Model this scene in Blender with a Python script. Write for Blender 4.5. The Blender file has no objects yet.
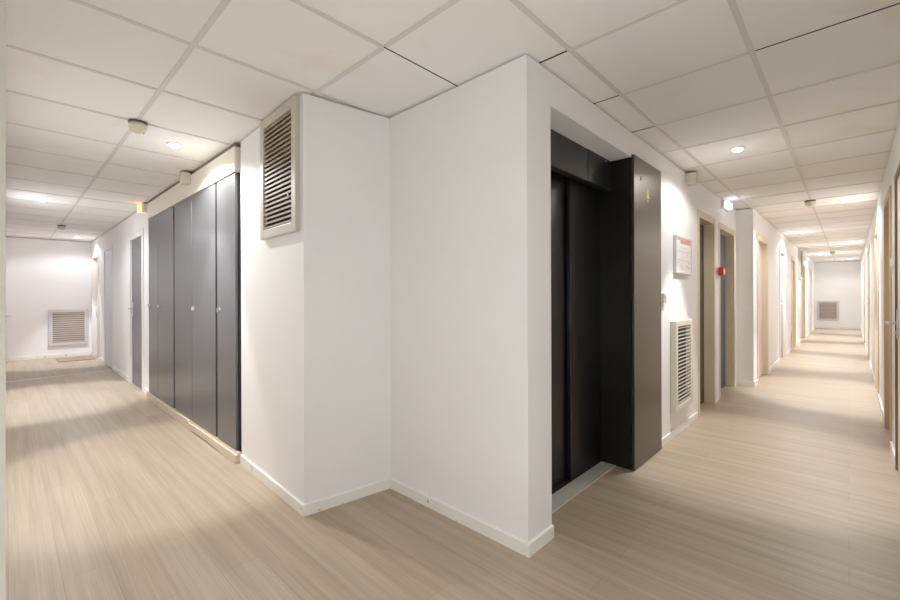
import bpy, bmesh, math, random
from mathutils import Vector, Matrix
random.seed(7)
SC = bpy.context.scene
COL = SC.collection
H = 2.4
PI = math.pi

# ------------------------------------------------------------------ materials
def srgb(r, g, b):
    f = lambda c: (c/255/12.92) if c/255 <= .04045 else ((c/255+.055)/1.055)**2.4
    return (f(r), f(g), f(b), 1)

def new_mat(name):
    m = bpy.data.materials.new(name); m.use_nodes = True
    nt = m.node_tree
    return m, nt, nt.nodes['Principled BSDF'], nt.nodes.new, nt.links.new

def plain(name, col, rough=.5, metal=0., spec=.5, bump=0., bscale=80., var=.0, vscale=6., coat=0.):
    """plain painted / metal surface with a little procedural variation"""
    m, nt, b, N, L = new_mat(name)
    b.inputs['Roughness'].default_value = rough
    b.inputs['Metallic'].default_value = metal
    b.inputs['Specular IOR Level'].default_value = spec
    b.inputs['Coat Weight'].default_value = coat
    tc = N('ShaderNodeTexCoord')
    n = N('ShaderNodeTexNoise'); n.inputs['Scale'].default_value = vscale; n.inputs['Detail'].default_value = 4
    L(tc.outputs['Object'], n.inputs['Vector'])
    mr = N('ShaderNodeMapRange'); mr.inputs['To Min'].default_value = 1-var; mr.inputs['To Max'].default_value = 1+var
    mr.inputs['From Min'].default_value = .3; mr.inputs['From Max'].default_value = .7
    L(n.outputs['Fac'], mr.inputs['Value'])
    mx = N('ShaderNodeVectorMath'); mx.operation = 'SCALE'
    mx.inputs[0].default_value = col[:3]
    L(mr.outputs['Result'], mx.inputs['Scale'])
    L(mx.outputs['Vector'], b.inputs['Base Color'])
    if bump > 0:
        n2 = N('ShaderNodeTexNoise'); n2.inputs['Scale'].default_value = bscale; n2.inputs['Detail'].default_value = 3
        L(tc.outputs['Object'], n2.inputs['Vector'])
        bp = N('ShaderNodeBump'); bp.inputs['Strength'].default_value = bump; bp.inputs['Distance'].default_value = .004
        L(n2.outputs['Fac'], bp.inputs['Height']); L(bp.outputs['Normal'], b.inputs['Normal'])
    return m

def emit(name, col, strength):
    m, nt, b, N, L = new_mat(name)
    b.inputs['Base Color'].default_value = col
    b.inputs['Emission Color'].default_value = col
    b.inputs['Emission Strength'].default_value = strength
    return m

def floor_mat():
    m, nt, b, N, L = new_mat('oak_laminate')
    tc = N('ShaderNodeTexCoord')
    sp = N('ShaderNodeSeparateXYZ'); L(tc.outputs['Object'], sp.inputs[0])
    cb = N('ShaderNodeCombineXYZ'); L(sp.outputs['Y'], cb.inputs['X']); L(sp.outputs['X'], cb.inputs['Y'])
    br = N('ShaderNodeTexBrick')
    br.offset = .37; br.offset_frequency = 2
    br.inputs['Scale'].default_value = 1
    br.inputs['Brick Width'].default_value = 1.25; br.inputs['Row Height'].default_value = .165
    br.inputs['Mortar Size'].default_value = .0012; br.inputs['Mortar Smooth'].default_value = .3
    br.inputs['Bias'].default_value = 0
    br.inputs['Color1'].default_value = srgb(174, 158, 136)
    br.inputs['Color2'].default_value = srgb(168, 150, 127)
    br.inputs['Mortar'].default_value = srgb(150, 132, 111)
    L(cb.outputs[0], br.inputs['Vector'])
    # fine grain along the planks (Y)
    mp = N('ShaderNodeMapping'); mp.inputs['Scale'].default_value = (130, 1.6, 1)
    L(tc.outputs['Object'], mp.inputs['Vector'])
    g = N('ShaderNodeTexNoise'); g.inputs['Scale'].default_value = 1; g.inputs['Detail'].default_value = 5; g.inputs['Roughness'].default_value = .6
    L(mp.outputs[0], g.inputs['Vector'])
    mp2 = N('ShaderNodeMapping'); mp2.inputs['Scale'].default_value = (22, .7, 1)
    L(tc.outputs['Object'], mp2.inputs['Vector'])
    g2 = N('ShaderNodeTexNoise'); g2.inputs['Scale'].default_value = 1; g2.inputs['Detail'].default_value = 3
    L(mp2.outputs[0], g2.inputs['Vector'])
    a = N('ShaderNodeMath'); a.operation = 'ADD'; L(g.outputs['Fac'], a.inputs[0]); L(g2.outputs['Fac'], a.inputs[1])
    mr = N('ShaderNodeMapRange'); mr.inputs['From Min'].default_value = .7; mr.inputs['From Max'].default_value = 1.3
    mr.inputs['To Min'].default_value = .80; mr.inputs['To Max'].default_value = 1.16
    L(a.outputs[0], mr.inputs['Value'])
    sc = N('ShaderNodeVectorMath'); sc.operation = 'SCALE'
    L(br.outputs['Color'], sc.inputs[0]); L(mr.outputs[0], sc.inputs['Scale'])
    L(sc.outputs[0], b.inputs['Base Color'])
    b.inputs['Roughness'].default_value = .42
    b.inputs['Specular IOR Level'].default_value = .45
    bp = N('ShaderNodeBump'); bp.inputs['Strength'].default_value = .05; bp.inputs['Distance'].default_value = .002
    L(g.outputs['Fac'], bp.inputs['Height']); L(bp.outputs['Normal'], b.inputs['Normal'])
    return m

def tile_mat():
    m, nt, b, N, L = new_mat('ceiling_tile')
    tc = N('ShaderNodeTexCoord')
    # tone changes a little from tile to tile
    ad = N('ShaderNodeVectorMath'); ad.operation = 'SUBTRACT'; ad.inputs[1].default_value = (.594, .332, 0)
    L(tc.outputs['Object'], ad.inputs[0])
    dv = N('ShaderNodeVectorMath'); dv.operation = 'DIVIDE'; dv.inputs[1].default_value = (.6196, .6196, 1)
    L(ad.outputs[0], dv.inputs[0])
    fl = N('ShaderNodeVectorMath'); fl.operation = 'FLOOR'; L(dv.outputs[0], fl.inputs[0])
    wn = N('ShaderNodeTexWhiteNoise'); L(fl.outputs[0], wn.inputs['Vector'])
    mr = N('ShaderNodeMapRange'); mr.inputs['To Min'].default_value = .955; mr.inputs['To Max'].default_value = 1.01
    L(wn.outputs['Value'], mr.inputs['Value'])
    # faint water stains
    n = N('ShaderNodeTexNoise'); n.inputs['Scale'].default_value = 2.3; n.inputs['Detail'].default_value = 6; n.inputs['Distortion'].default_value = .6
    L(tc.outputs['Object'], n.inputs['Vector'])
    rp = N('ShaderNodeValToRGB')
    rp.color_ramp.elements[0].position = .60; rp.color_ramp.elements[0].color = srgb(242, 240, 236)
    rp.color_ramp.elements[1].position = .78; rp.color_ramp.elements[1].color = srgb(236, 229, 214)
    L(n.outputs['Fac'], rp.inputs['Fac'])
    sc = N('ShaderNodeVectorMath'); sc.operation = 'SCALE'
    L(rp.outputs[0], sc.inputs[0]); L(mr.outputs[0], sc.inputs['Scale'])
    L(sc.outputs[0], b.inputs['Base Color'])
    b.inputs['Roughness'].default_value = .75; b.inputs['Specular IOR Level'].default_value = .3
    n2 = N('ShaderNodeTexNoise'); n2.inputs['Scale'].default_value = 160
    L(tc.outputs['Object'], n2.inputs['Vector'])
    bp = N('ShaderNodeBump'); bp.inputs['Strength'].default_value = .12; bp.inputs['Distance'].default_value = .002
    L(n2.outputs['Fac'], bp.inputs['Height']); L(bp.outputs['Normal'], b.inputs['Normal'])
    return m

def chipped(name, col, chip):
    """painted skirting with worn, chipped spots"""
    m, nt, b, N, L = new_mat(name)
    tc = N('ShaderNodeTexCoord')
    n = N('ShaderNodeTexNoise'); n.inputs['Scale'].default_value = 11; n.inputs['Detail'].default_value = 7; n.inputs['Roughness'].default_value = .7
    L(tc.outputs['Object'], n.inputs['Vector'])
    rp = N('ShaderNodeValToRGB')
    rp.color_ramp.elements[0].position = .615; rp.color_ramp.elements[0].color = col
    rp.color_ramp.elements[1].position = .655; rp.color_ramp.elements[1].color = chip
    L(n.outputs['Fac'], rp.inputs['Fac']); L(rp.outputs[0], b.inputs['Base Color'])
    b.inputs['Roughness'].default_value = .45
    return m

def brushed(name, col, rough, metal, axis_scale=(2, 2, 120)):
    m, nt, b, N, L = new_mat(name)
    tc = N('ShaderNodeTexCoord')
    mp = N('ShaderNodeMapping'); mp.inputs['Scale'].default_value = axis_scale
    L(tc.outputs['Object'], mp.inputs['Vector'])
    n = N('ShaderNodeTexNoise'); n.inputs['Scale'].default_value = 1; n.inputs['Detail'].default_value = 4
    L(mp.outputs[0], n.inputs['Vector'])
    mr = N('ShaderNodeMapRange'); mr.inputs['To Min'].default_value = .85; mr.inputs['To Max'].default_value = 1.15
    L(n.outputs['Fac'], mr.inputs['Value'])
    sc = N('ShaderNodeVectorMath'); sc.operation = 'SCALE'; sc.inputs[0].default_value = col[:3]
    L(mr.outputs[0], sc.inputs['Scale']); L(sc.outputs[0], b.inputs['Base Color'])
    b.inputs['Roughness'].default_value = rough; b.inputs['Metallic'].default_value = metal
    return m

M = dict(
    wall=plain('wall_paint', srgb(240, 239, 238), .6, spec=.3, bump=.28, bscale=130, var=.012, vscale=3),
    tile=tile_mat(),
    tee=plain('ceiling_tee', srgb(216, 211, 206), .5, var=.02),
    floor=floor_mat(),
    skirt=chipped('worn_skirting', srgb(238, 235, 228), srgb(170, 150, 126)),
    skirt_beige=chipped('beige_skirting', srgb(214, 200, 180), srgb(150, 128, 102)),
    header=plain('header_paint', srgb(236, 231, 217), .45, var=.01),
    closet=plain('charcoal_laminate', srgb(104, 104, 107), .30, metal=.35, spec=.6, var=.03, vscale=2.5),
    closet_dark=plain('closet_carcass', srgb(46, 47, 46), .5),
    chrome=plain('chrome', srgb(200, 200, 200), .25, metal=1.),
    vent_back=plain('vent_back_brown', srgb(128, 116, 106), .7),
    dark=plain('dark_void', srgb(24, 22, 20), .8),
    vent_frame=plain('vent_frame_beige', srgb(196, 190, 176), .45, var=.02),
    slat=plain('vent_slat', srgb(158, 139, 114), .5),
    vent_white=plain('vent_frame_cream', srgb(222, 215, 200), .45),
    slat_white=plain('vent_slat_cream', srgb(214, 206, 190), .5),
    vent_grey=plain('vent_frame_grey', srgb(200, 196, 198), .45),
    slat_grey=plain('vent_slat_grey', srgb(186, 174, 162), .5),
    black=plain('lift_black', srgb(20, 20, 19), .32, spec=.45, var=.15, vscale=3),
    black2=plain('lift_black_side', srgb(15, 14, 13), .4, spec=.4, bump=.4, bscale=40),
    fascia=plain('lift_fascia', srgb(44, 44, 45), .3, spec=.5, metal=.3),
    bronze=brushed('bronze_steel', srgb(98, 90, 80), .34, .9),
    sill=brushed('sill_metal', srgb(204, 202, 190), .45, .25, (2, 200, 2)),
    sign_yellow=plain('sign_yellow', srgb(214, 190, 70), .5),
    frame_cream=plain('door_frame_cream', srgb(214, 199, 170), .45, var=.01),
    trim_dull=plain('dull_trim_paint', srgb(176, 170, 156), .6),
    frame_white=plain('door_frame_white', srgb(232, 229, 226), .45),
    leaf_olive=plain('door_leaf_dark_olive', srgb(70, 66, 54), .45),
    leaf_teal=plain('door_leaf_teal', srgb(62, 82, 90), .45),
    leaf_pink=plain('door_leaf_pale_rose', srgb(222, 203, 190), .45),
    leaf_tan=plain('door_leaf_tan', srgb(222, 194, 164), .45),
    leaf_grey=plain('door_leaf_grey', srgb(108, 105, 108), .38, metal=.25),
    leaf_silver=plain('door_leaf_silver', srgb(176, 172, 174), .35, metal=.3),
    leaf_blue=plain('door_leaf_blue_white', srgb(206, 214, 228), .4),
    leaf_white=plain('door_leaf_white', srgb(226, 220, 214), .3),
    jamb_tan=plain('door_jamb_tan', srgb(204, 176, 136), .5),
    gap_shade=plain('header_gap_shade', srgb(110, 98, 86), .7),
    brown=plain('brown_edge', srgb(120, 92, 62), .5),
    plastic=plain('aged_plastic', srgb(214, 206, 184), .45),
    plastic_w=plain('white_plastic', srgb(236, 234, 230), .4),
    plastic_d=plain('dark_plastic', srgb(90, 84, 76), .5),
    alu=plain('alu_frame', srgb(206, 206, 204), .35, metal=.4),
    paper=plain('paper', srgb(236, 234, 232), .35),
    red=plain('red_plastic', srgb(190, 24, 24), .35),
    red_soft=plain('red_print', srgb(222, 138, 130), .5),
    grey_print=plain('grey_print', srgb(184, 184, 190), .6),
    mat=plain('doormat', srgb(150, 132, 116), .9, bump=.5, bscale=300),
    trimstrip=plain('threshold_metal', srgb(214, 216, 222), .3, metal=.5),
    ring=plain('spot_ring', srgb(232, 230, 226), .35),
    lens=emit('spot_lens', (1, .98, .95, 1), 10),
    lamp=emit('exit_lens', (.82, .9, 1, 1), .8),
    amber=emit('amber_lens', (1, .5, .16, 1), 2.2),
)

# ------------------------------------------------------------------ mesh helpers
def bx(bm, x0, x1, y0, y1, z0, z1, mi=0, bev=0):
    vs = [bm.verts.new((x, y, z)) for z in (z0, z1) for x, y in ((x0, y0), (x1, y0), (x1, y1), (x0, y1))]
    fs = [(3, 2, 1, 0), (4, 5, 6, 7), (0, 1, 5, 4), (1, 2, 6, 5), (2, 3, 7, 6), (3, 0, 4, 7)]
    faces = [bm.faces.new([vs[i] for i in f]) for f in fs]
    for f in faces: f.material_index = mi
    if bev:
        ed = list({e for f in faces for e in f.edges})
        r = bmesh.ops.bevel(bm, geom=ed, offset=bev, segments=2, affect='EDGES', profile=.5)
        for f in r['faces']: f.material_index = mi
    return faces

def prism(bm, pts, z0, z1, mi=0):
    lo = [bm.verts.new((x, y, z0)) for x, y in pts]; hi = [bm.verts.new((x, y, z1)) for x, y in pts]
    n = len(pts)
    fs = [bm.faces.new(lo[::-1]), bm.faces.new(hi)]
    for i in range(n): fs.append(bm.faces.new((lo[i], lo[(i+1) % n], hi[(i+1) % n], hi[i])))
    for f in fs: f.material_index = mi

def lathe(bm, prof, center=(0, 0, 0), axis='Z', seg=28, mi=0):
    """revolve (radius, height) profile round an axis"""
    rings = []
    for r, h in prof:
        ring = []
        for k in range(seg):
            a = 2*PI*k/seg; p = (r*math.cos(a), r*math.sin(a), h)
            if axis == 'Y': p = (p[0], p[2], p[1])
            if axis == 'X': p = (p[2], p[0], p[1])
            ring.append(bm.verts.new(Vector(center)+Vector(p)))
        rings.append(ring)
    for a, b in zip(rings, rings[1:]):
        for k in range(seg):
            f = bm.faces.new((a[k], a[(k+1) % seg], b[(k+1) % seg], b[k])); f.material_index = mi; f.smooth = True
    for ring in (rings[0], rings[-1]):
        f = bm.faces.new(ring); f.material_index = mi

def tube(bm, pts, r, seg=12, mi=0):
    pts = [Vector(p) for p in pts]; rings = []
    for i, p in enumerate(pts):
        t = (pts[min(i+1, len(pts)-1)]-pts[max(i-1, 0)]).normalized()
        u = t.cross(Vector((0, 0, 1)))
        if u.length < .01: u = t.cross(Vector((1, 0, 0)))
        u.normalize(); v = t.cross(u)
        rings.append([bm.verts.new(p+r*(math.cos(2*PI*k/seg)*u+math.sin(2*PI*k/seg)*v)) for k in range(seg)])
    for a, b in zip(rings, rings[1:]):
        for k in range(seg):
            f = bm.faces.new((a[k], a[(k+1) % seg], b[(k+1) % seg], b[k])); f.smooth = True; f.material_index = mi
    for ring in (rings[0], rings[-1]): bm.faces.new(ring).material_index = mi

def obj(name, bm, mats, parent=None):
    bmesh.ops.recalc_face_normals(bm, faces=bm.faces[:])
    me = bpy.data.meshes.new(name); bm.to_mesh(me); bm.free()
    for m in (mats if isinstance(mats, (list, tuple)) else [mats]): me.materials.append(m)
    o = bpy.data.objects.new(name, me); COL.objects.link(o)
    if parent: o.parent = parent
    return o

def boxobj(name, dims, mat, parent=None, bev=0):
    bm = bmesh.new(); bx(bm, *dims, bev=bev); return obj(name, bm, mat, parent)

def tag(o, label, cat=None, group=None, kind=None):
    o['label'] = label
    if cat: o['category'] = cat
    if group: o['group'] = group
    if kind: o['kind'] = kind
    return o

def thing(name, loc, rz, label, cat, group=None, kind=None):
    o = bpy.data.objects.new(name, None); COL.objects.link(o)
    o.empty_display_size = .1; o.location = loc; o.rotation_euler = (0, 0, rz)
    return tag(o, label, cat, group, kind)

def copy_tree(o, parent=None):
    c = o.copy(); COL.objects.link(c); c.parent = parent
    for ch in list(o.children): copy_tree(ch, c)
    return c

# ------------------------------------------------------------------ wall lines
# local frame on a wall: x runs along the wall, +y points into the corridor
class Line:
    def __init__(s, p0, p1):
        s.p0 = Vector(p0); d = Vector(p1)-s.p0; s.len = d.length; s.d = d.normalized()
        s.n = Vector((-s.d.y, s.d.x)); s.rz = math.atan2(s.d.y, s.d.x)
    def s(self, X=None, Y=None):
        return (X-self.p0.x)/self.d.x if X is not None else (Y-self.p0.y)/self.d.y
    def at(self, X=None, Y=None, z=0, n=0):
        p = self.p0+self.d*self.s(X, Y)+self.n*n
        return (p.x, p.y, z)

W_vent = Line((1.155, 2.235), (1.201, 3.288))       # short wall with the high grille
W_closet = Line((1.201, 3.288), (1.237, 11.705))    # long wall with the closets
W_lift = Line((6.86, 1.11), (1.926, 1.11))         # wall with the lift
W_far = Line((20.34, .885), (6.86, .92))           # narrower stretch after the step
W_right = Line((-.40, -.226), (20.34, -.32))
W_left = Line((-.020, 11.705), (-.020, -.227))
W_endl = Line((1.6, 11.705), (-.2, 11.705))
W_endr = Line((20.34, -.6), (20.34, 1.2))
WT = 2.391                                          # wall top, just under the tiles

def build_wall(name, line, openings, thick, label, s0=0, s1=None):
    s1 = line.len if s1 is None else s1
    bm = bmesh.new(); cur = s0
    for a, b, zt in sorted(openings):
        if a > cur: bx(bm, cur, a, -thick, 0, 0, WT)
        if zt < WT: bx(bm, a, b, -thick, 0, zt, WT)
        cur = b
    if cur < s1: bx(bm, cur, s1, -thick, 0, 0, WT)
    o = obj(name, bm, M['wall'])
    o.location = (line.p0.x, line.p0.y, 0); o.rotation_euler = (0, 0, line.rz)
    return tag(o, label, 'wall', kind='structure')

def span(line, a, b, **k):
    ax = 'X' if abs(line.d.x) > .5 else 'Y'
    u, v = line.s(**{ax: a}), line.s(**{ax: b})
    return (min(u, v), max(u, v))

# ------------------------------------------------------------------ doors
DOOR_N = [0]
OPEN = {'closet': [], 'lift': [], 'far': [], 'right': [], 'left': []}

def lever(parent, x, y, z, dirx, mat=None):
    bm = bmesh.new()
    bx(bm, x-.02, x+.02, y, y+.008, z-.11, z+.09, bev=.003)
    tube(bm, [(x, y+.004, z), (x, y+.045, z), (x+dirx*.012, y+.055, z), (x+dirx*.12, y+.055, z)], .009)
    lathe(bm, [(.012, 0), (.012, .012), (.006, .014)], (x, y+.006, z-.065), 'Y', 14)
    return obj('handle', bm, mat or M['alu'], parent)

def door(key, line, a, b, label, leaf, frame, zt=2.05, recess=.05, casing=.06, proud=.012, jamb=None,
         handle=None, hinges=None, thick=.25, hz=1.06):
    """a, b: world coordinate of the two edges of the opening along the wall"""
    s0, s1 = span(line, a, b)
    OPEN[key].append((s0, s1, zt))
    DOOR_N[0] += 1
    p = line.p0+line.d*((s0+s1)/2); w = s1-s0
    t = thing('door_%d' % DOOR_N[0], (p.x, p.y, 0), line.rz, label, 'door', kind='structure')
    hw = w/2
    boxobj('leaf', (-hw+.022, hw-.022, -recess-.04, -recess, .006, zt-.022), leaf, t, .002)
    bm = bmesh.new()
    for sx in (-1, 1):
        xa, xb = sorted((sx*hw, sx*(hw-.02)))
        bx(bm, xa, xb, -min(thick, recess+.06), proud, 0, zt)
        xa, xb = sorted((sx*hw, sx*(hw+casing)))
        bx(bm, xa, xb, .0005, proud, 0, zt+casing, bev=.003)
    bx(bm, -hw+.02, hw-.02, -min(thick, recess+.06), proud, zt-.02, zt)
    bx(bm, -hw, hw, .0005, proud, zt, zt+casing, bev=.003)
    obj('frame', bm, frame, t)
    if handle:
        lever(t, handle*(hw-.085), -recess, hz, -handle)
    if hinges:
        for z in (.25, 1.05, 1.60, 1.84):
            bm = bmesh.new()
            lathe(bm, [(.008, 0), (.008, .09), (.004, .096)], (hinges*(hw-.02), -recess+.006, z), 'Z', 10)
            obj('hinge', bm, M['plastic_w'], t)
    return t

# left corridor, right-hand side
door('closet', W_closet, 6.66, 7.47, 'grey metal door in a white frame just past the closets', M['leaf_grey'], M['frame_white'],
     zt=2.06, recess=.012, casing=.075, handle=1, hinges=-1, hz=1.07)
door('closet', W_closet, 9.02, 9.90, 'bluish white flush door near the end of the left corridor', M['leaf_blue'], M['frame_white'],
     zt=2.08, recess=.004, casing=.03, proud=.006)
door('closet', W_closet, 10.62, 11.50, 'pale rose door behind the doormat at the corridor end', M['leaf_pink'], M['frame_white'],
     zt=2.05, recess=.06, casing=.05, handle=1)
# left corridor, left-hand side
door('left', W_left, 8.15, 9.02, 'white door seen edge on at the far left wall', M['leaf_white'], M['frame_white'],
     recess=.004, casing=.02, proud=.004, handle=1, hinges=-1, hz=.98)
# right corridor, left-hand side
door('lift', W_lift, 4.875, 5.56, 'dark olive door set deep in a cream frame beside the low grille', M['leaf_olive'], M['frame_cream'],
     zt=2.06, recess=.10, casing=.05, proud=.004)
door('lift', W_lift, 5.83, 6.72, 'teal door set deep in a cream frame next to the red call point', M['leaf_teal'], M['frame_cream'],
     zt=2.05, recess=.10, casing=.05, proud=.004)
door('far', W_far, 7.20, 8.10, 'pale rose door just past the step in the corridor wall', M['leaf_pink'], M['frame_cream'],
     zt=2.03, recess=.05, casing=.07, handle=1, hz=1.07)
door('far', W_far, 9.75, 10.62, 'shiny pale grey door in the right corridor, second past the step', M['leaf_silver'], M['frame_white'],
     recess=.03, casing=.07, handle=1)
door('far', W_far, 11.85, 12.72, 'tan wooden door before the far high grille', M['leaf_tan'], M['frame_cream'], zt=2.02, recess=.04)
door('far', W_far, 14.65, 15.55, 'cream door just beyond the far high grille', M['frame_cream'], M['frame_cream'], recess=.05)
door('far', W_far, 17.6, 18.5, 'pale rose door last on the left before the end wall', M['leaf_pink'], M['frame_white'], recess=.05)
# right corridor, right-hand side
door('right', W_right, 3.36, 4.33, 'white door with thin brown edging at the right picture edge', M['leaf_white'], M['brown'],
     zt=2.06, recess=.004, casing=.02, proud=.008, handle=1, hz=1.04)
door('right', W_right, 4.86, 5.60, 'tan framed doorway past the light switch on the right wall', M['leaf_tan'], M['jamb_tan'],
     zt=2.05, recess=.09, casing=.05)
door('right', W_right, 7.05, 7.85, 'pale rose door second along the right wall', M['leaf_pink'], M['frame_cream'], zt=2.0, recess=.06)
door('right', W_right, 10.3, 11.1, 'tan door with bright handle halfway down the right wall', M['leaf_tan'], M['frame_cream'], recess=.03, handle=1)
door('right', W_right, 14.0, 14.9, 'cream door near the far end of the right wall', M['frame_cream'], M['frame_cream'], recess=.05)

# ------------------------------------------------------------------ walls
bm = bmesh.new()
prism(bm, [(1.155, 2.235), (1.707, 2.157), (1.707, 1.11), (1.926, 1.11), (1.926, 2.7), (1.50, 3.288), (1.201, 3.288)], 0, WT)
tag(obj('wall_corner', bm, M['wall']), 'white stepped wall block at the meeting of both corridors', 'wall', kind='structure')
OPEN['closet'].append(span(W_closet, 3.288, 6.165)+(WT,))
OPEN['lift'].append(span(W_lift, 1.926, 3.0515)+(2.216,))
build_wall('wall_closets', W_closet, OPEN['closet'], .30, 'long white wall of the left corridor behind the closets')
build_wall('wall_lift', W_lift, OPEN['lift'], .30, 'white wall holding the lift and the low grille')
build_wall('wall_far', W_far, OPEN['far'], .49, 'white wall stepping out into the right corridor')
build_wall('wall_right', W_right, OPEN['right'], .25, 'white right-hand wall of the right corridor')
build_wall('wall_left', W_left, OPEN['left'], .25, 'white wall along the left picture edge')
build_wall('wall_end_left', W_endl, [], .15, 'white end wall of the left corridor')
build_wall('wall_end_right', W_endr, [], .15, 'white end wall of the right corridor')

# pilaster edge close to the camera on the left wall
bm = bmesh.new()
vs = []
for z, x in ((0, -.0040), (1.2, -.0022), (WT, .0014)):
    vs.append([bm.verts.new(v) for v in ((-.02, .98, z), (x, .98, z), (x, 1.05, z), (-.02, 1.05, z))])
for a, b in zip(vs, vs[1:]):
    for k in range(4): bm.faces.new((a[k], a[(k+1) % 4], b[(k+1) % 4], b[k]))
bm.faces.new(vs[0]); bm.faces.new(vs[-1])
tag(obj('trim_1', bm, M['trim_dull']), 'upright white trim at the left picture edge', 'trim', kind='structure')

# ------------------------------------------------------------------ floor and ceiling
bm = bmesh.new()
for x0, x1, y0, y1 in ((-.3, 1.75, -.55, 11.9), (1.75, 20.6, -.55, 1.6)):
    bm.faces.new([bm.verts.new(p) for p in ((x0, y0, 0), (x1, y0, 0), (x1, y1, 0), (x0, y1, 0))])
tag(obj('floor', bm, M['floor']), 'light oak laminate floor of both corridors', 'floor', kind='structure')

TS, OX, OY = .6196, .594, .332
def used(i, j):
    x, y = OX+(i+.5)*TS, OY+(j+.5)*TS
    if x < 1.85: return -.6 < y < 11.9 and x > -.7
    return x < 20.7 and -.9 < y < 1.7
# tile edges where the tee is missing and a dark slot shows
gapx = {(2, 1), (3, 1), (4, 1), (3, -1)}     # slots along Y at x = OX+i*TS, cell row j
gapy = {(1, 2)}                              # slots along X at y = OY+j*TS, cell column i
bm = bmesh.new()
def tee(x0, x1, y0, y1): bx(bm, x0, x1, y0, y1, 2.3995, 2.406, 1)
for i in range(-3, 34):
    for j in range(-3, 21):
        if not used(i, j): continue
        x0, y0 = OX+i*TS, OY+j*TS; x1, y1 = x0+TS, y0+TS
        ax = .008 if (i, j) in gapx else .001; bx1 = .004 if (i+1, j) in gapx else .001
        ay = .005 if (i, j) in gapy else .001; by1 = .004 if (i, j+1) in gapy else .001
        dz = random.uniform(0, .002)
        for f in bx(bm, x0+ax, x1-bx1, y0+ay, y1-by1, 2.4025+dz, 2.416+dz, 0)[2:]: f.material_index = 2   # tile sides coloured dark to paint in the shade of the slots
        if (i, j) not in gapx: tee(x0-.012, x0+.012, y0+.012, y1-.012)
        if (i, j) not in gapy: tee(x0-.012, x1-.012, y0-.012, y0+.012)
tag(obj('ceiling', bm, [M['tile'], M['tee'], M['dark']]), 'suspended ceiling of square off-white tiles', 'ceiling', kind='structure')

# ------------------------------------------------------------------ skirting
def skirt_run(name, pts, h, t, label, mat='skirt'):
    """skirting following a polyline; room side lies to the left of travel"""
    bm = bmesh.new(); P = [Vector(p) for p in pts]
    nrm = []
    for a, b in zip(P, P[1:]):
        d = (b-a).normalized(); nrm.append(Vector((-d.y, d.x)))
    outer = []
    for k, p in enumerate(P):
        if k == 0: o = p+nrm[0]*t
        elif k == len(P)-1: o = p+nrm[-1]*t
        else:
            n = (nrm[k-1]+nrm[k]); o = p+n*(t*2/n.length_squared)
        outer.append(o)
    for k in range(len(P)-1):
        a, b, c, d = P[k], P[k+1], outer[k+1], outer[k]
        q = a.lerp(d, .55); r = b.lerp(c, .55)
        pr = [(a, b, 0, 0), ]
        lo = [bm.verts.new((v.x, v.y, 0)) for v in (a, b, c, d)]
        mid = [bm.verts.new((v.x, v.y, h-.004)) for v in (c, d)]
        top = [bm.verts.new((v.x, v.y, h)) for v in (a, b, r, q)]
        for f in ((lo[0], lo[1], lo[2], lo[3]), (lo[2], lo[3], mid[1], mid[0]), (mid[0], mid[1], top[3], top[2]),
                  (top[0], top[1], top[2], top[3]), (lo[0], lo[1], top[1], top[0])): bm.faces.new(f)
        bm.faces.new((lo[0], lo[3], mid[1], top[3], top[0])); bm.faces.new((lo[1], lo[2], mid[0], top[2], top[1]))
    return tag(obj(name, bm, M[mat]), label, 'baseboard', kind='structure')

skirt_run('baseboard_corner', [(1.926, 1.11), (1.707, 1.11), (1.707, 2.157), (1.155, 2.235), (1.2010, 3.28)], .065, .013, 'worn white skirting round the stepped corner block')
def gaps_run(prefix, line, openings, h, t, label, s0, s1):
    """one skirting per wall, broken at the openings"""
    bm = bmesh.new(); cur = s0
    for a, b in sorted(openings)+[(s1, s1)]:
        if a-cur > .02: bx(bm, cur, a, 0, t, 0, h, bev=.003)
        cur = max(cur, b)
    o = obj(prefix, bm, M['skirt']); o.location = (line.p0.x, line.p0.y, 0); o.rotation_euler = (0, 0, line.rz)
    return tag(o, label, 'baseboard', kind='structure')
pad = lambda L, p: [(a-p, b+p) for a, b, z in L]
gaps_run('baseboard_left_corridor', W_closet, pad(OPEN['closet'], .075), .07, .012, 'white skirting beyond the closets', W_closet.s(Y=6.2), W_closet.len)
gaps_run('baseboard_lift', W_lift, [(a-.13, b+.13) for a, b, z in OPEN['lift'] if b < W_lift.s(X=3.1)]+[span(W_lift, 1.926, 3.62)],
         .065, .012, 'white skirting under the low grille', 0, W_lift.len)
gaps_run('baseboard_far', W_far, pad(OPEN['far'], .07), .075, .012, 'white skirting along the narrower stretch of corridor', 0, W_far.len)
gaps_run('baseboard_right', W_right, pad(OPEN['right'], .06), .08, .012, 'white skirting along the right-hand wall', .2, W_right.len)
gaps_run('baseboard_left', W_left, pad(OPEN['left'], .02), .07, .004, 'white skirting along the left picture edge', 0, W_left.len-.3)
gaps_run('baseboard_end_left', W_endl, [], .07, .012, 'white skirting of the left end wall', .3, 1.62)
gaps_run('baseboard_end_right', W_endr, [], .07, .012, 'beige skirting of the right end wall', .3, 1.5)
boxobj('baseboard_step', (6.847, 6.86, .918, 1.112, 0, .075), M['skirt'], bev=.003)
tag(bpy.data.objects['baseboard_step'], 'white skirting on the step face', 'baseboard', kind='structure')
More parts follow.
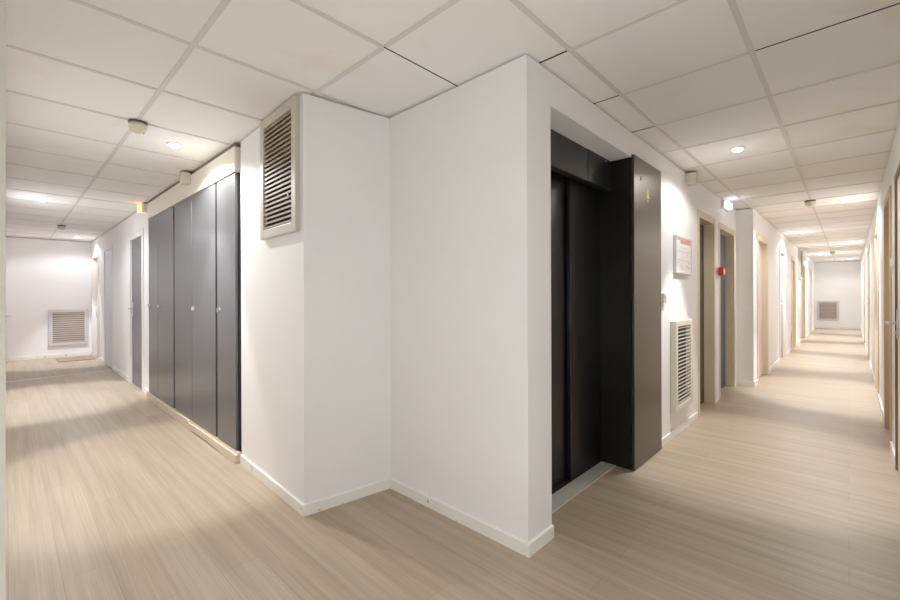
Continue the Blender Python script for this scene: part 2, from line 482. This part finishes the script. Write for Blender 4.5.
# closet plinth: two boards, the near one lifted off the floor
bm = bmesh.new()
bx(bm, 1.158, 1.176, 4.47, 6.165, 0, .082, bev=.003)
prof = [(3.292, 0), (3.45, .001), (3.60, .003), (3.85, .012), (4.10, .015), (4.32, .010), (4.42, .002), (4.468, 0)]
vs = [[bm.verts.new((x, y, z)) for x, z in ((1.158, g), (1.158, .062+g*.3), (1.176, .062+g*.3), (1.176, g))] for y, g in prof]
for a, b in zip(vs, vs[1:]):
    for k in range(4): bm.faces.new((a[k], a[(k+1) % 4], b[(k+1) % 4], b[k]))
bm.faces.new(vs[0]); bm.faces.new(vs[-1])
bx(bm, 1.176, 1.196, 3.292, 6.165, 0, .078)
tag(obj('baseboard_closets', bm, M['skirt_beige']), 'beige loose plinth board under the closets', 'baseboard', kind='structure')
# header above the closets
bm = bmesh.new(); bx(bm, 1.172, 1.24, 3.332, 6.165, 2.183, 2.366, bev=.004)
bx(bm, 1.168, 1.20, 3.332, 6.165, 2.176, 2.186)
bx(bm, 1.184, 1.24, 3.333, 6.165, 2.366, 2.3985, 1)  # dark strip painting in the shade between header and ceiling
tag(obj('trim_2', bm, [M['header'], M['gap_shade']]), 'cream boxed header above the closets', 'trim', kind='structure')
# threshold strip across the left corridor
bm = bmesh.new()
prism(bm, [(-.02, 8.86), (1.225, 8.99), (1.225, 9.03), (-.02, 8.90)], 0, .004)
tag(obj('trim_3', bm, M['trimstrip']), 'pale threshold strip across the left corridor floor', 'trim', kind='structure')

# ------------------------------------------------------------------ closets
def closet(y0, y1, doors, label):
    t = thing('closet', (1.18, y0, 0), PI/2, label, 'closet', 'charcoal built-in closets')
    w = y1-y0; D = -.27; z0, z1 = .088, 2.172
    bm = bmesh.new()      # local: x along wall, +y into the corridor
    for xa, xb in ((0, .016), (w-.016, w)): bx(bm, xa, xb, D, -.020, z0, z1)
    bx(bm, .016, w-.016, D, -.020, z0, z0+.018); bx(bm, .016, w-.016, D, -.020, z1-.018, z1)
    bx(bm, .016, w-.016, D, D+.01, z0+.018, z1-.018)
    obj('carcass', bm, M['closet_dark'], t)
    for a, b, lock in doors:
        d = boxobj('door', (a-y0+.003, b-y0-.003, -.019, 0, z0-.004, z1-.004), M['closet'], t, .002)
        if lock:
            bm = bmesh.new(); lx = lock-y0
            lathe(bm, [(.013, 0), (.013, .003), (.010, .005)], (lx, 0, 1.13), 'Y', 18)
            bx(bm, lx-.003, lx+.003, .004, .022, 1.112, 1.148, bev=.001)
            obj('lock', bm, M['alu'], d)
closet(3.335, 3.764, [(3.339, 3.744, 3.68)], 'narrow charcoal closet with one door, nearest the vented corner')
closet(3.768, 5.036, [(3.782, 4.422, 4.36), (4.422, 5.008, None)], 'charcoal double closet between the narrow closet and the far one')
closet(5.040, 6.160, [(5.056, 5.698, 5.64), (5.698, 6.156, 6.105)], 'charcoal double closet farthest along, beside the grey door')

# ------------------------------------------------------------------ lift
t = thing('elevator', (2.48, 1.11, 0), PI, 'black lift entrance recessed in the white wall with bronze side panel', 'elevator')
# local: x = -(X-2.48), +y into the corridor
def lx(X0, X1): return (2.48-X1, 2.48-X0)
boxobj('door_leaf', lx(1.93, 2.60)+(-.285, -.262, .012, 2.05), M['black'], t, .003)['label'] = 'rear black sliding leaf'
boxobj('door_leaf', lx(2.57, 3.03)+(-.255, -.228, .012, 2.05), M['black'], t, .003)['label'] = 'front black sliding leaf'
bm = bmesh.new(); bx(bm, *lx(1.93, 3.028), -.20, -.145, 2.0, 2.213, bev=.002)
bx(bm, *lx(2.66, 3.028), -.144, -.141, 2.003, 2.212)
obj('fascia', bm, M['fascia'], t)
boxobj('door_track', lx(1.93, 3.028)+(-.29, -.202, 2.05, 2.21), M['dark'], t)
bm = bmesh.new()
# black return panel with a slightly ragged painted front edge
zs = [0.004+k*.0553 for k in range(41)]
col = []
for k, z in enumerate(zs):
    j = .004*random.random()
    col.append([bm.verts.new(p) for p in ((2.48-3.032, -.26, z), (2.48-3.032, -.0005-j, z), (2.48-3.050, -.0005-j, z), (2.48-3.050, -.26, z))])
for a, b in zip(col, col[1:]):
    for k in range(4): bm.faces.new((a[k], a[(k+1) % 4], b[(k+1) % 4], b[k]))
bm.faces.new(col[0]); bm.faces.new(col[-1])
obj('return_panel', bm, M['black2'], t)
bm = bmesh.new(); bx(bm, *lx(3.033, 3.618), .001, .020, .004, 2.232, bev=.002)
p = obj('front_panel', bm, M['bronze'], t); p['label'] = 'brushed bronze side panel'
bm = bmesh.new()
a = 2.48-3.31
for tri in (((0, .052), (-.030, -.02), (.030, -.02)),):
    lo = [bm.verts.new((a+x, .0202, 1.985+z)) for x, z in tri]; hi = [bm.verts.new((a+x, .0215, 1.985+z)) for x, z in tri]
    bm.faces.new(lo); bm.faces.new(hi)
    for k in range(3): bm.faces.new((lo[k], lo[(k+1) % 3], hi[(k+1) % 3], hi[k]))
bx(bm, a-.008, a+.008, .0202, .0212, 1.935, 1.955)
obj('sticker', bm, M['sign_yellow'], p)
bm = bmesh.new(); lathe(bm, [(.011, 0), (.011, .003), (.007, .004)], (2.48-3.165, .020, 2.085), 'Y', 16)
bx(bm, 2.48-3.169, 2.48-3.161,   .023, .025, 2.07, 2.10)
obj('key_switch', bm, M['plastic_d'], p)
bm = bmesh.new()
bx(bm, *lx(1.928, 3.03), -.222, -.125, .0, .008)
for k in range(3): bx(bm, *lx(1.928, 3.03), -.20+k*.025, -.19+k*.025, .008, .0095)
bx(bm, *lx(1.928, 3.03), -.125, -.115, 0, .010)
obj('sill', bm, M['sill'], t)
bm = bmesh.new(); bx(bm, *lx(1.928, 3.03), -.299, -.222, .0, .006)
obj('door_channel', bm, M['dark'], t)
for X, z in ((2.93, 2.19), (2.90, 2.03)):
    bm = bmesh.new(); lathe(bm, [(.009, 0), (.009, .004), (.005, .006)], (2.48-X, -.140 if z > 2.1 else -.226, z), 'Y', 14)
    obj('screw', bm, M['chrome'], t)

# ------------------------------------------------------------------ grilles
def grille(name, line, a, b, z0, z1, label, n, fm, sm, proud=.03, fw=.045, tilt=.15, back=None, th=.15, sdm=.016):
    ax = 'X' if abs(line.d.x) > .5 else 'Y'
    mid = (a+b)/2
    t = thing(name, line.at(**{ax: mid}, z=z0), line.rz, label, 'vent')
    hw = abs(b-a)/2; h = z1-z0
    bm = bmesh.new()
    for sx in (-1, 1):
        x0, x1 = sorted((sx*hw, sx*(hw-fw))); bx(bm, x0, x1, .0005, proud, 0, h, bev=.004)
    bx(bm, -hw+fw, hw-fw, .0005, proud, 0, fw, bev=.004); bx(bm, -hw+fw, hw-fw, .0005, proud, h-fw, h, bev=.004)
    obj('frame', bm, fm, t)
    boxobj('backing', (-hw+fw, hw-fw, .001, .004, fw, h-fw), back or M['dark'], t)
    bm = bmesh.new(); ih = h-2*fw; pitch = ih/n; sd = min(sdm, proud*.55)
    for k in range(n):
        zc = fw+(k+.5)*pitch; tk = pitch*th
        p = [(proud-.006, zc-tk-tilt*sd), (proud-.006, zc+tk-tilt*sd), (proud-.006-sd, zc+tk+tilt*sd), (proud-.006-sd, zc-tk+tilt*sd)]
        L_ = [bm.verts.new((-hw+fw, y, z)) for y, z in p]; R_ = [bm.verts.new((hw-fw, y, z)) for y, z in p]
        for q in range(4): bm.faces.new((L_[q], L_[(q+1) % 4], R_[(q+1) % 4], R_[q]))
        bm.faces.new(L_); bm.faces.new(R_)
    obj('louver_slats', bm, sm, t)
    return t
g = grille('wall_grille', W_vent, 2.275, 2.82, 1.612, 2.388, 'tall beige louvred grille high on the wall at the corner', 23, M['vent_frame'], M['slat'], fw=.058, th=.20)
boxobj('tag', (-.175, -.158, .028, .0295, .20, .238), M['red'], g)['label'] = 'small red tag'
grille('wall_grille', W_lift, 3.91, 4.43, .235, 1.015, 'cream louvred grille low on the wall past the lift', 21, M['vent_white'], M['slat_white'], proud=.05, fw=.05, th=.13, sdm=.006, tilt=0)
grille('wall_grille', W_endl, .57, 1.18, .24, .975, 'grey louvred grille low on the left end wall', 14, M['vent_grey'], M['slat_grey'], fw=.06, th=.27, back=M['vent_back'])
grille('wall_grille', W_endr, .24, .83, .29, .995, 'grey louvred grille low on the distant right end wall', 12, M['vent_grey'], M['slat_grey'], fw=.06, th=.27, back=M['vent_back'])
grille('wall_grille', W_far, 13.45, 14.15, 1.62, 2.37, 'louvred grille high on the distant corridor wall', 20, M['vent_frame'], M['slat'], proud=.05, fw=.06)

# ------------------------------------------------------------------ things on the walls
# evacuation plan
t = thing('evacuation_plan', W_lift.at(X=4.255, z=1.43), W_lift.rz, 'framed evacuation plan with red heading above the low grille', 'notice')
bm = bmesh.new(); hw, h = .255, .335
for sx in (-1, 1):
    x0, x1 = sorted((sx*hw, sx*(hw-.018))); bx(bm, x0, x1, .0005, .026, 0, h, bev=.003)
bx(bm, -hw+.018, hw-.018, .0005, .026, 0, .018, bev=.003); bx(bm, -hw+.018, hw-.018, .0005, .026, h-.018, h, bev=.003)
obj('frame', bm, M['alu'], t)
sh = boxobj('sheet', (-hw+.018, hw-.018, .001, .020, .018, h-.018), M['paper'], t)
bm = bmesh.new(); bx(bm, -hw+.03, .10, .020, .0206, h-.062, h-.026); bx(bm, .12, hw-.03, .020, .0206, h-.036, h-.028)
obj('heading', bm, M['red_soft'], sh)
bm = bmesh.new()
for x0, x1, z0, z1 in ((-.20, .20, .20, .204), (-.20, .20, .12, .124), (-.20, -.197, .12, .2), (.197, .2, .12, .2), (-.12, -.117, .15, .2), (-.04, -.037, .15, .2),
                       (.05, .053, .15, .2), (.12, .123, .12, .18), (-.05, .06, .15, .153), (-.2, -.05, .07, .075), (-.2, -.08, .055, .059), (.02, .16, .07, .074),
                       (.02, .13, .05, .054), (.16, .19, .095, .108), (-.20, -.15, .095, .108), (-.1, .1, .235, .239)):
    bx(bm, x0, x1, .020, .0206, z0, z1)
obj('floor_plan', bm, M['grey_print'], sh)

def switch(line, label, z, d=.012, **k):
    t = thing('light_switch', line.at(z=z, **k), line.rz, label, 'switch')
    boxobj('plate', (-.04, .04, .0005, d, -.04, .04), M['plastic_w'], t, .003)
    boxobj('rocker', (-.022, .022, d, d+.006, -.026, .026), M['plastic_w'], t, .002)
switch(W_lift, 'white light switch between the bronze panel and low grille', 1.215, d=.026, X=3.715)
switch(W_right, 'white light switch between two doors on the right wall', 1.48, X=4.60)

# manual call point (red) between the two deep doors
t = thing('fire_call_point', W_lift.at(X=5.745, z=1.51, n=.013), W_lift.rz, 'red fire alarm call point between the olive and teal doors', 'alarm')
boxobj('housing', (-.048, .048, 0, .05, -.048, .048), M['red'], t, .004)
boxobj('window', (-.03, .03, .05, .053, -.03, .03), M['plastic_w'], t, .001)

# beige sounder boxes tucked under the ceiling
def sounder(loc, rz, label, lit=False, d=.068):
    t = thing('alarm_sounder', loc, rz, label, 'alarm', 'beige alarm sounders under the ceiling')
    boxobj('housing', (-.05, .05, 0, d, -.108, -.004), M['plastic'], t, .006)
    boxobj('cap', (-.046, .046, .001, d-.004, -.004, .004), M['plastic_d'], t)
    bm = bmesh.new()
    for k in range(4): bx(bm, -.03, .03, d, d+.002, -.075+k*.015, -.069+k*.015)
    obj('grille_slots', bm, M['plastic'], t)
    if lit: boxobj('lens', (.054, .12, .02, d+.03, -.10, -.01), M['amber'], t, .003)['label'] = 'glowing amber lens'
sounder((1.172, 4.46, 2.388), PI/2, 'beige alarm sounder over the closet header')
sounder(W_closet.at(Y=6.30, z=2.388), W_closet.rz, 'alarm sounder with amber lens above the grey door frame', True)
sounder(W_lift.at(X=4.45, z=2.388), W_lift.rz, 'beige alarm sounder above the low grille', d=.085)

# emergency exit lights
def exit_light(line, X, z, label):
    t = thing('emergency_light', line.at(X=X, z=z), line.rz, label, 'emergency light')
    boxobj('base', (-.15, .15, .0005, .03, -.055, .045), M['plastic_w'], t, .004)
    boxobj('diffuser', (-.14, .14, .03, .075, -.045, .035), M['lamp'], t, .012)
exit_light(W_lift, 6.06, 2.335, 'lit white emergency light above the teal door')
exit_light(W_far, 15.75, 2.25, 'lit emergency light above the distant cream door')

# doormat
t = boxobj('doormat', (.60, 1.15, -.30, .30, 0, .012), M['mat'], bev=.004)
t.location = (.06, 11.12, 0.0005); tag(t, 'brown doormat on the floor at the left end wall', 'doormat')

# ------------------------------------------------------------------ ceiling fittings
def detector(loc, label, first=[None]):
    if first[0] is None:
        t = thing('smoke_detector', loc, 0, label, 'smoke detector', 'smoke detectors on the ceiling')
        bm = bmesh.new(); lathe(bm, [(.054, 0), (.054, -.012), (.050, -.014)], (0, 0, 0)); obj('base', bm, M['plastic_d'], t)
        bm = bmesh.new(); lathe(bm, [(.050, -.0141), (.052, -.040), (.046, -.048), (.043, -.058), (.022, -.068), (.018, -.074)], (0, 0, 0)); obj('head', bm, M['plastic'], t)
        bm = bmesh.new(); bx(bm, .028, .034, -.003, .003, -.070, -.062); obj('indicator', bm, M['red'], t)
        first[0] = t; return
    c = copy_tree(first[0]); c.location = loc; tag(c, label, 'smoke detector', 'smoke detectors on the ceiling')
detector((.60, 3.42, 2.399), 'smoke detector nearest the corner in the left corridor')
detector((.61, 9.27, 2.399), 'smoke detector far down the left corridor')
detector((6.83, .34, 2.399), 'smoke detector in the right corridor by the wall step')
detector((15.54, .31, 2.399), 'smoke detector far down the right corridor')

def spot(loc, label, power, col, size=1.05, glow=1., spill=.3, first=[None]):
    if first[0] is None:
        t = thing('ceiling_spotlight', loc, 0, label, 'spotlight', 'recessed spotlights in the ceiling')
        bm = bmesh.new(); lathe(bm, [(.036, -.001), (.046, -.0035), (.050, .0)], (0, 0, 0))
        bm.faces.ensure_lookup_table()
        obj('trim_ring', bm, M['ring'], t)
        bm = bmesh.new(); lathe(bm, [(.034, -.0015), (.034, -.006), (.031, -.013), (.024, -.019), (.012, -.022)], (0, 0, 0)); obj('lens', bm, M['lens'], t)
        first[0] = t
    else:
        t = copy_tree(first[0]); t.location = loc; tag(t, label, 'spotlight', 'recessed spotlights in the ceiling')
    x, y, z = loc
    l = bpy.data.lights.new('spot_beam', 'SPOT'); l.energy = power; l.color = col; l.spot_size = size; l.spot_blend = .4; l.shadow_soft_size = .035
    o = bpy.data.objects.new('spot_beam', l); COL.objects.link(o); o.location = (x, y, z-.062)
    l = bpy.data.lights.new('spot_spill', 'SPOT'); l.energy = power*spill; l.color = col; l.spot_size = 2.75; l.spot_blend = .35; l.shadow_soft_size = .035
    o = bpy.data.objects.new('spot_spill', l); COL.objects.link(o); o.location = (x, y, z-.062)
    l = bpy.data.lights.new('spot_glow', 'POINT'); l.energy = power*.004*glow; l.color = col; l.shadow_soft_size = .03
    o = bpy.data.objects.new('spot_glow', l); COL.objects.link(o); o.location = (x, y, z-.25)

WARM, NEUT, COOL = (1, .985, .965), (.985, .985, 1), (.91, .93, 1)
P = 118
spot((.90, .02, 2.3995), 'ceiling spotlight over the corridor corner', 12, NEUT, 1.6)
spot((.88, 3.73, 2.3995), 'ceiling spotlight in front of the closets', P*1.2, WARM, spill=.62)
spot((.29, 6.96, 2.3995), 'ceiling spotlight by the left wall near the grey door', P*1.9, COOL, spill=.2)
spot((.94, 10.92, 2.3995), 'ceiling spotlight at the end of the left corridor', P*1.6, COOL, spill=.13)
spot((4.00, .637, 2.3995), 'ceiling spotlight nearest the lift in the right corridor', P*1.1, WARM, spill=.2)
spot((7.10, .03, 2.3995), 'ceiling spotlight second along the right corridor, near the right wall', P*1.8, NEUT, spill=.24)
spot((10.22, .61, 2.3995), 'ceiling spotlight third along the right corridor', P*1.8, NEUT, spill=.24)
spot((13.11, .02, 2.3995), 'ceiling spotlight fourth along the right corridor', P*1.8, NEUT, spill=.24)
spot((16.10, .58, 2.3995), 'ceiling spotlight fifth along the right corridor', P*2.0, NEUT, spill=.24)
spot((18.95, -.03, 2.3995), 'ceiling spotlight last before the right end wall', P*1.8, NEUT, spill=.12)

def lamp(kind, name, loc, e, col, size, rot=None):
    l = bpy.data.lights.new(name, kind); l.energy = e; l.color = col
    if kind == 'AREA': l.size = size
    else: l.shadow_soft_size = size
    o = bpy.data.objects.new(name, l); COL.objects.link(o); o.location = loc
    if rot: o.rotation_euler = rot
    return o
lamp('POINT', 'camera_fill', (.14, .04, .95), 16, (.92, .955, 1), .12)  # added fill lamp low beside the camera, standing in for a flash
lamp('POINT', 'emergency_glow', (6.06, .99, 2.31), .35, (.75, .85, 1), .05)

# ------------------------------------------------------------------ camera, world, view
cam = bpy.data.cameras.new('camera'); co = bpy.data.objects.new('camera', cam); COL.objects.link(co)
cam.sensor_width = 36; cam.lens = 36*419.92/900; cam.clip_start = .01
cam.shift_y = -(300-295.29)/900
th = .75895
co.location = (0, 0, 1.2431)
roll = -.0032
R = Matrix.Rotation(th-PI/2, 4, 'Z') @ Matrix.Rotation(PI/2, 4, 'X') @ Matrix.Rotation(roll, 4, 'Z')
co.rotation_euler = R.to_euler()
SC.camera = co
w = bpy.data.worlds.new('world'); SC.world = w; w.use_nodes = True
w.node_tree.nodes['Background'].inputs['Color'].default_value = (.01, .01, .01, 1)
SC.view_settings.view_transform = 'Standard'
SC.view_settings.look = 'None'
SC.view_settings.exposure = 0.0
SC.view_settings.gamma = 1.1
SC.cycles.max_bounces = 10; SC.cycles.diffuse_bounces = 7
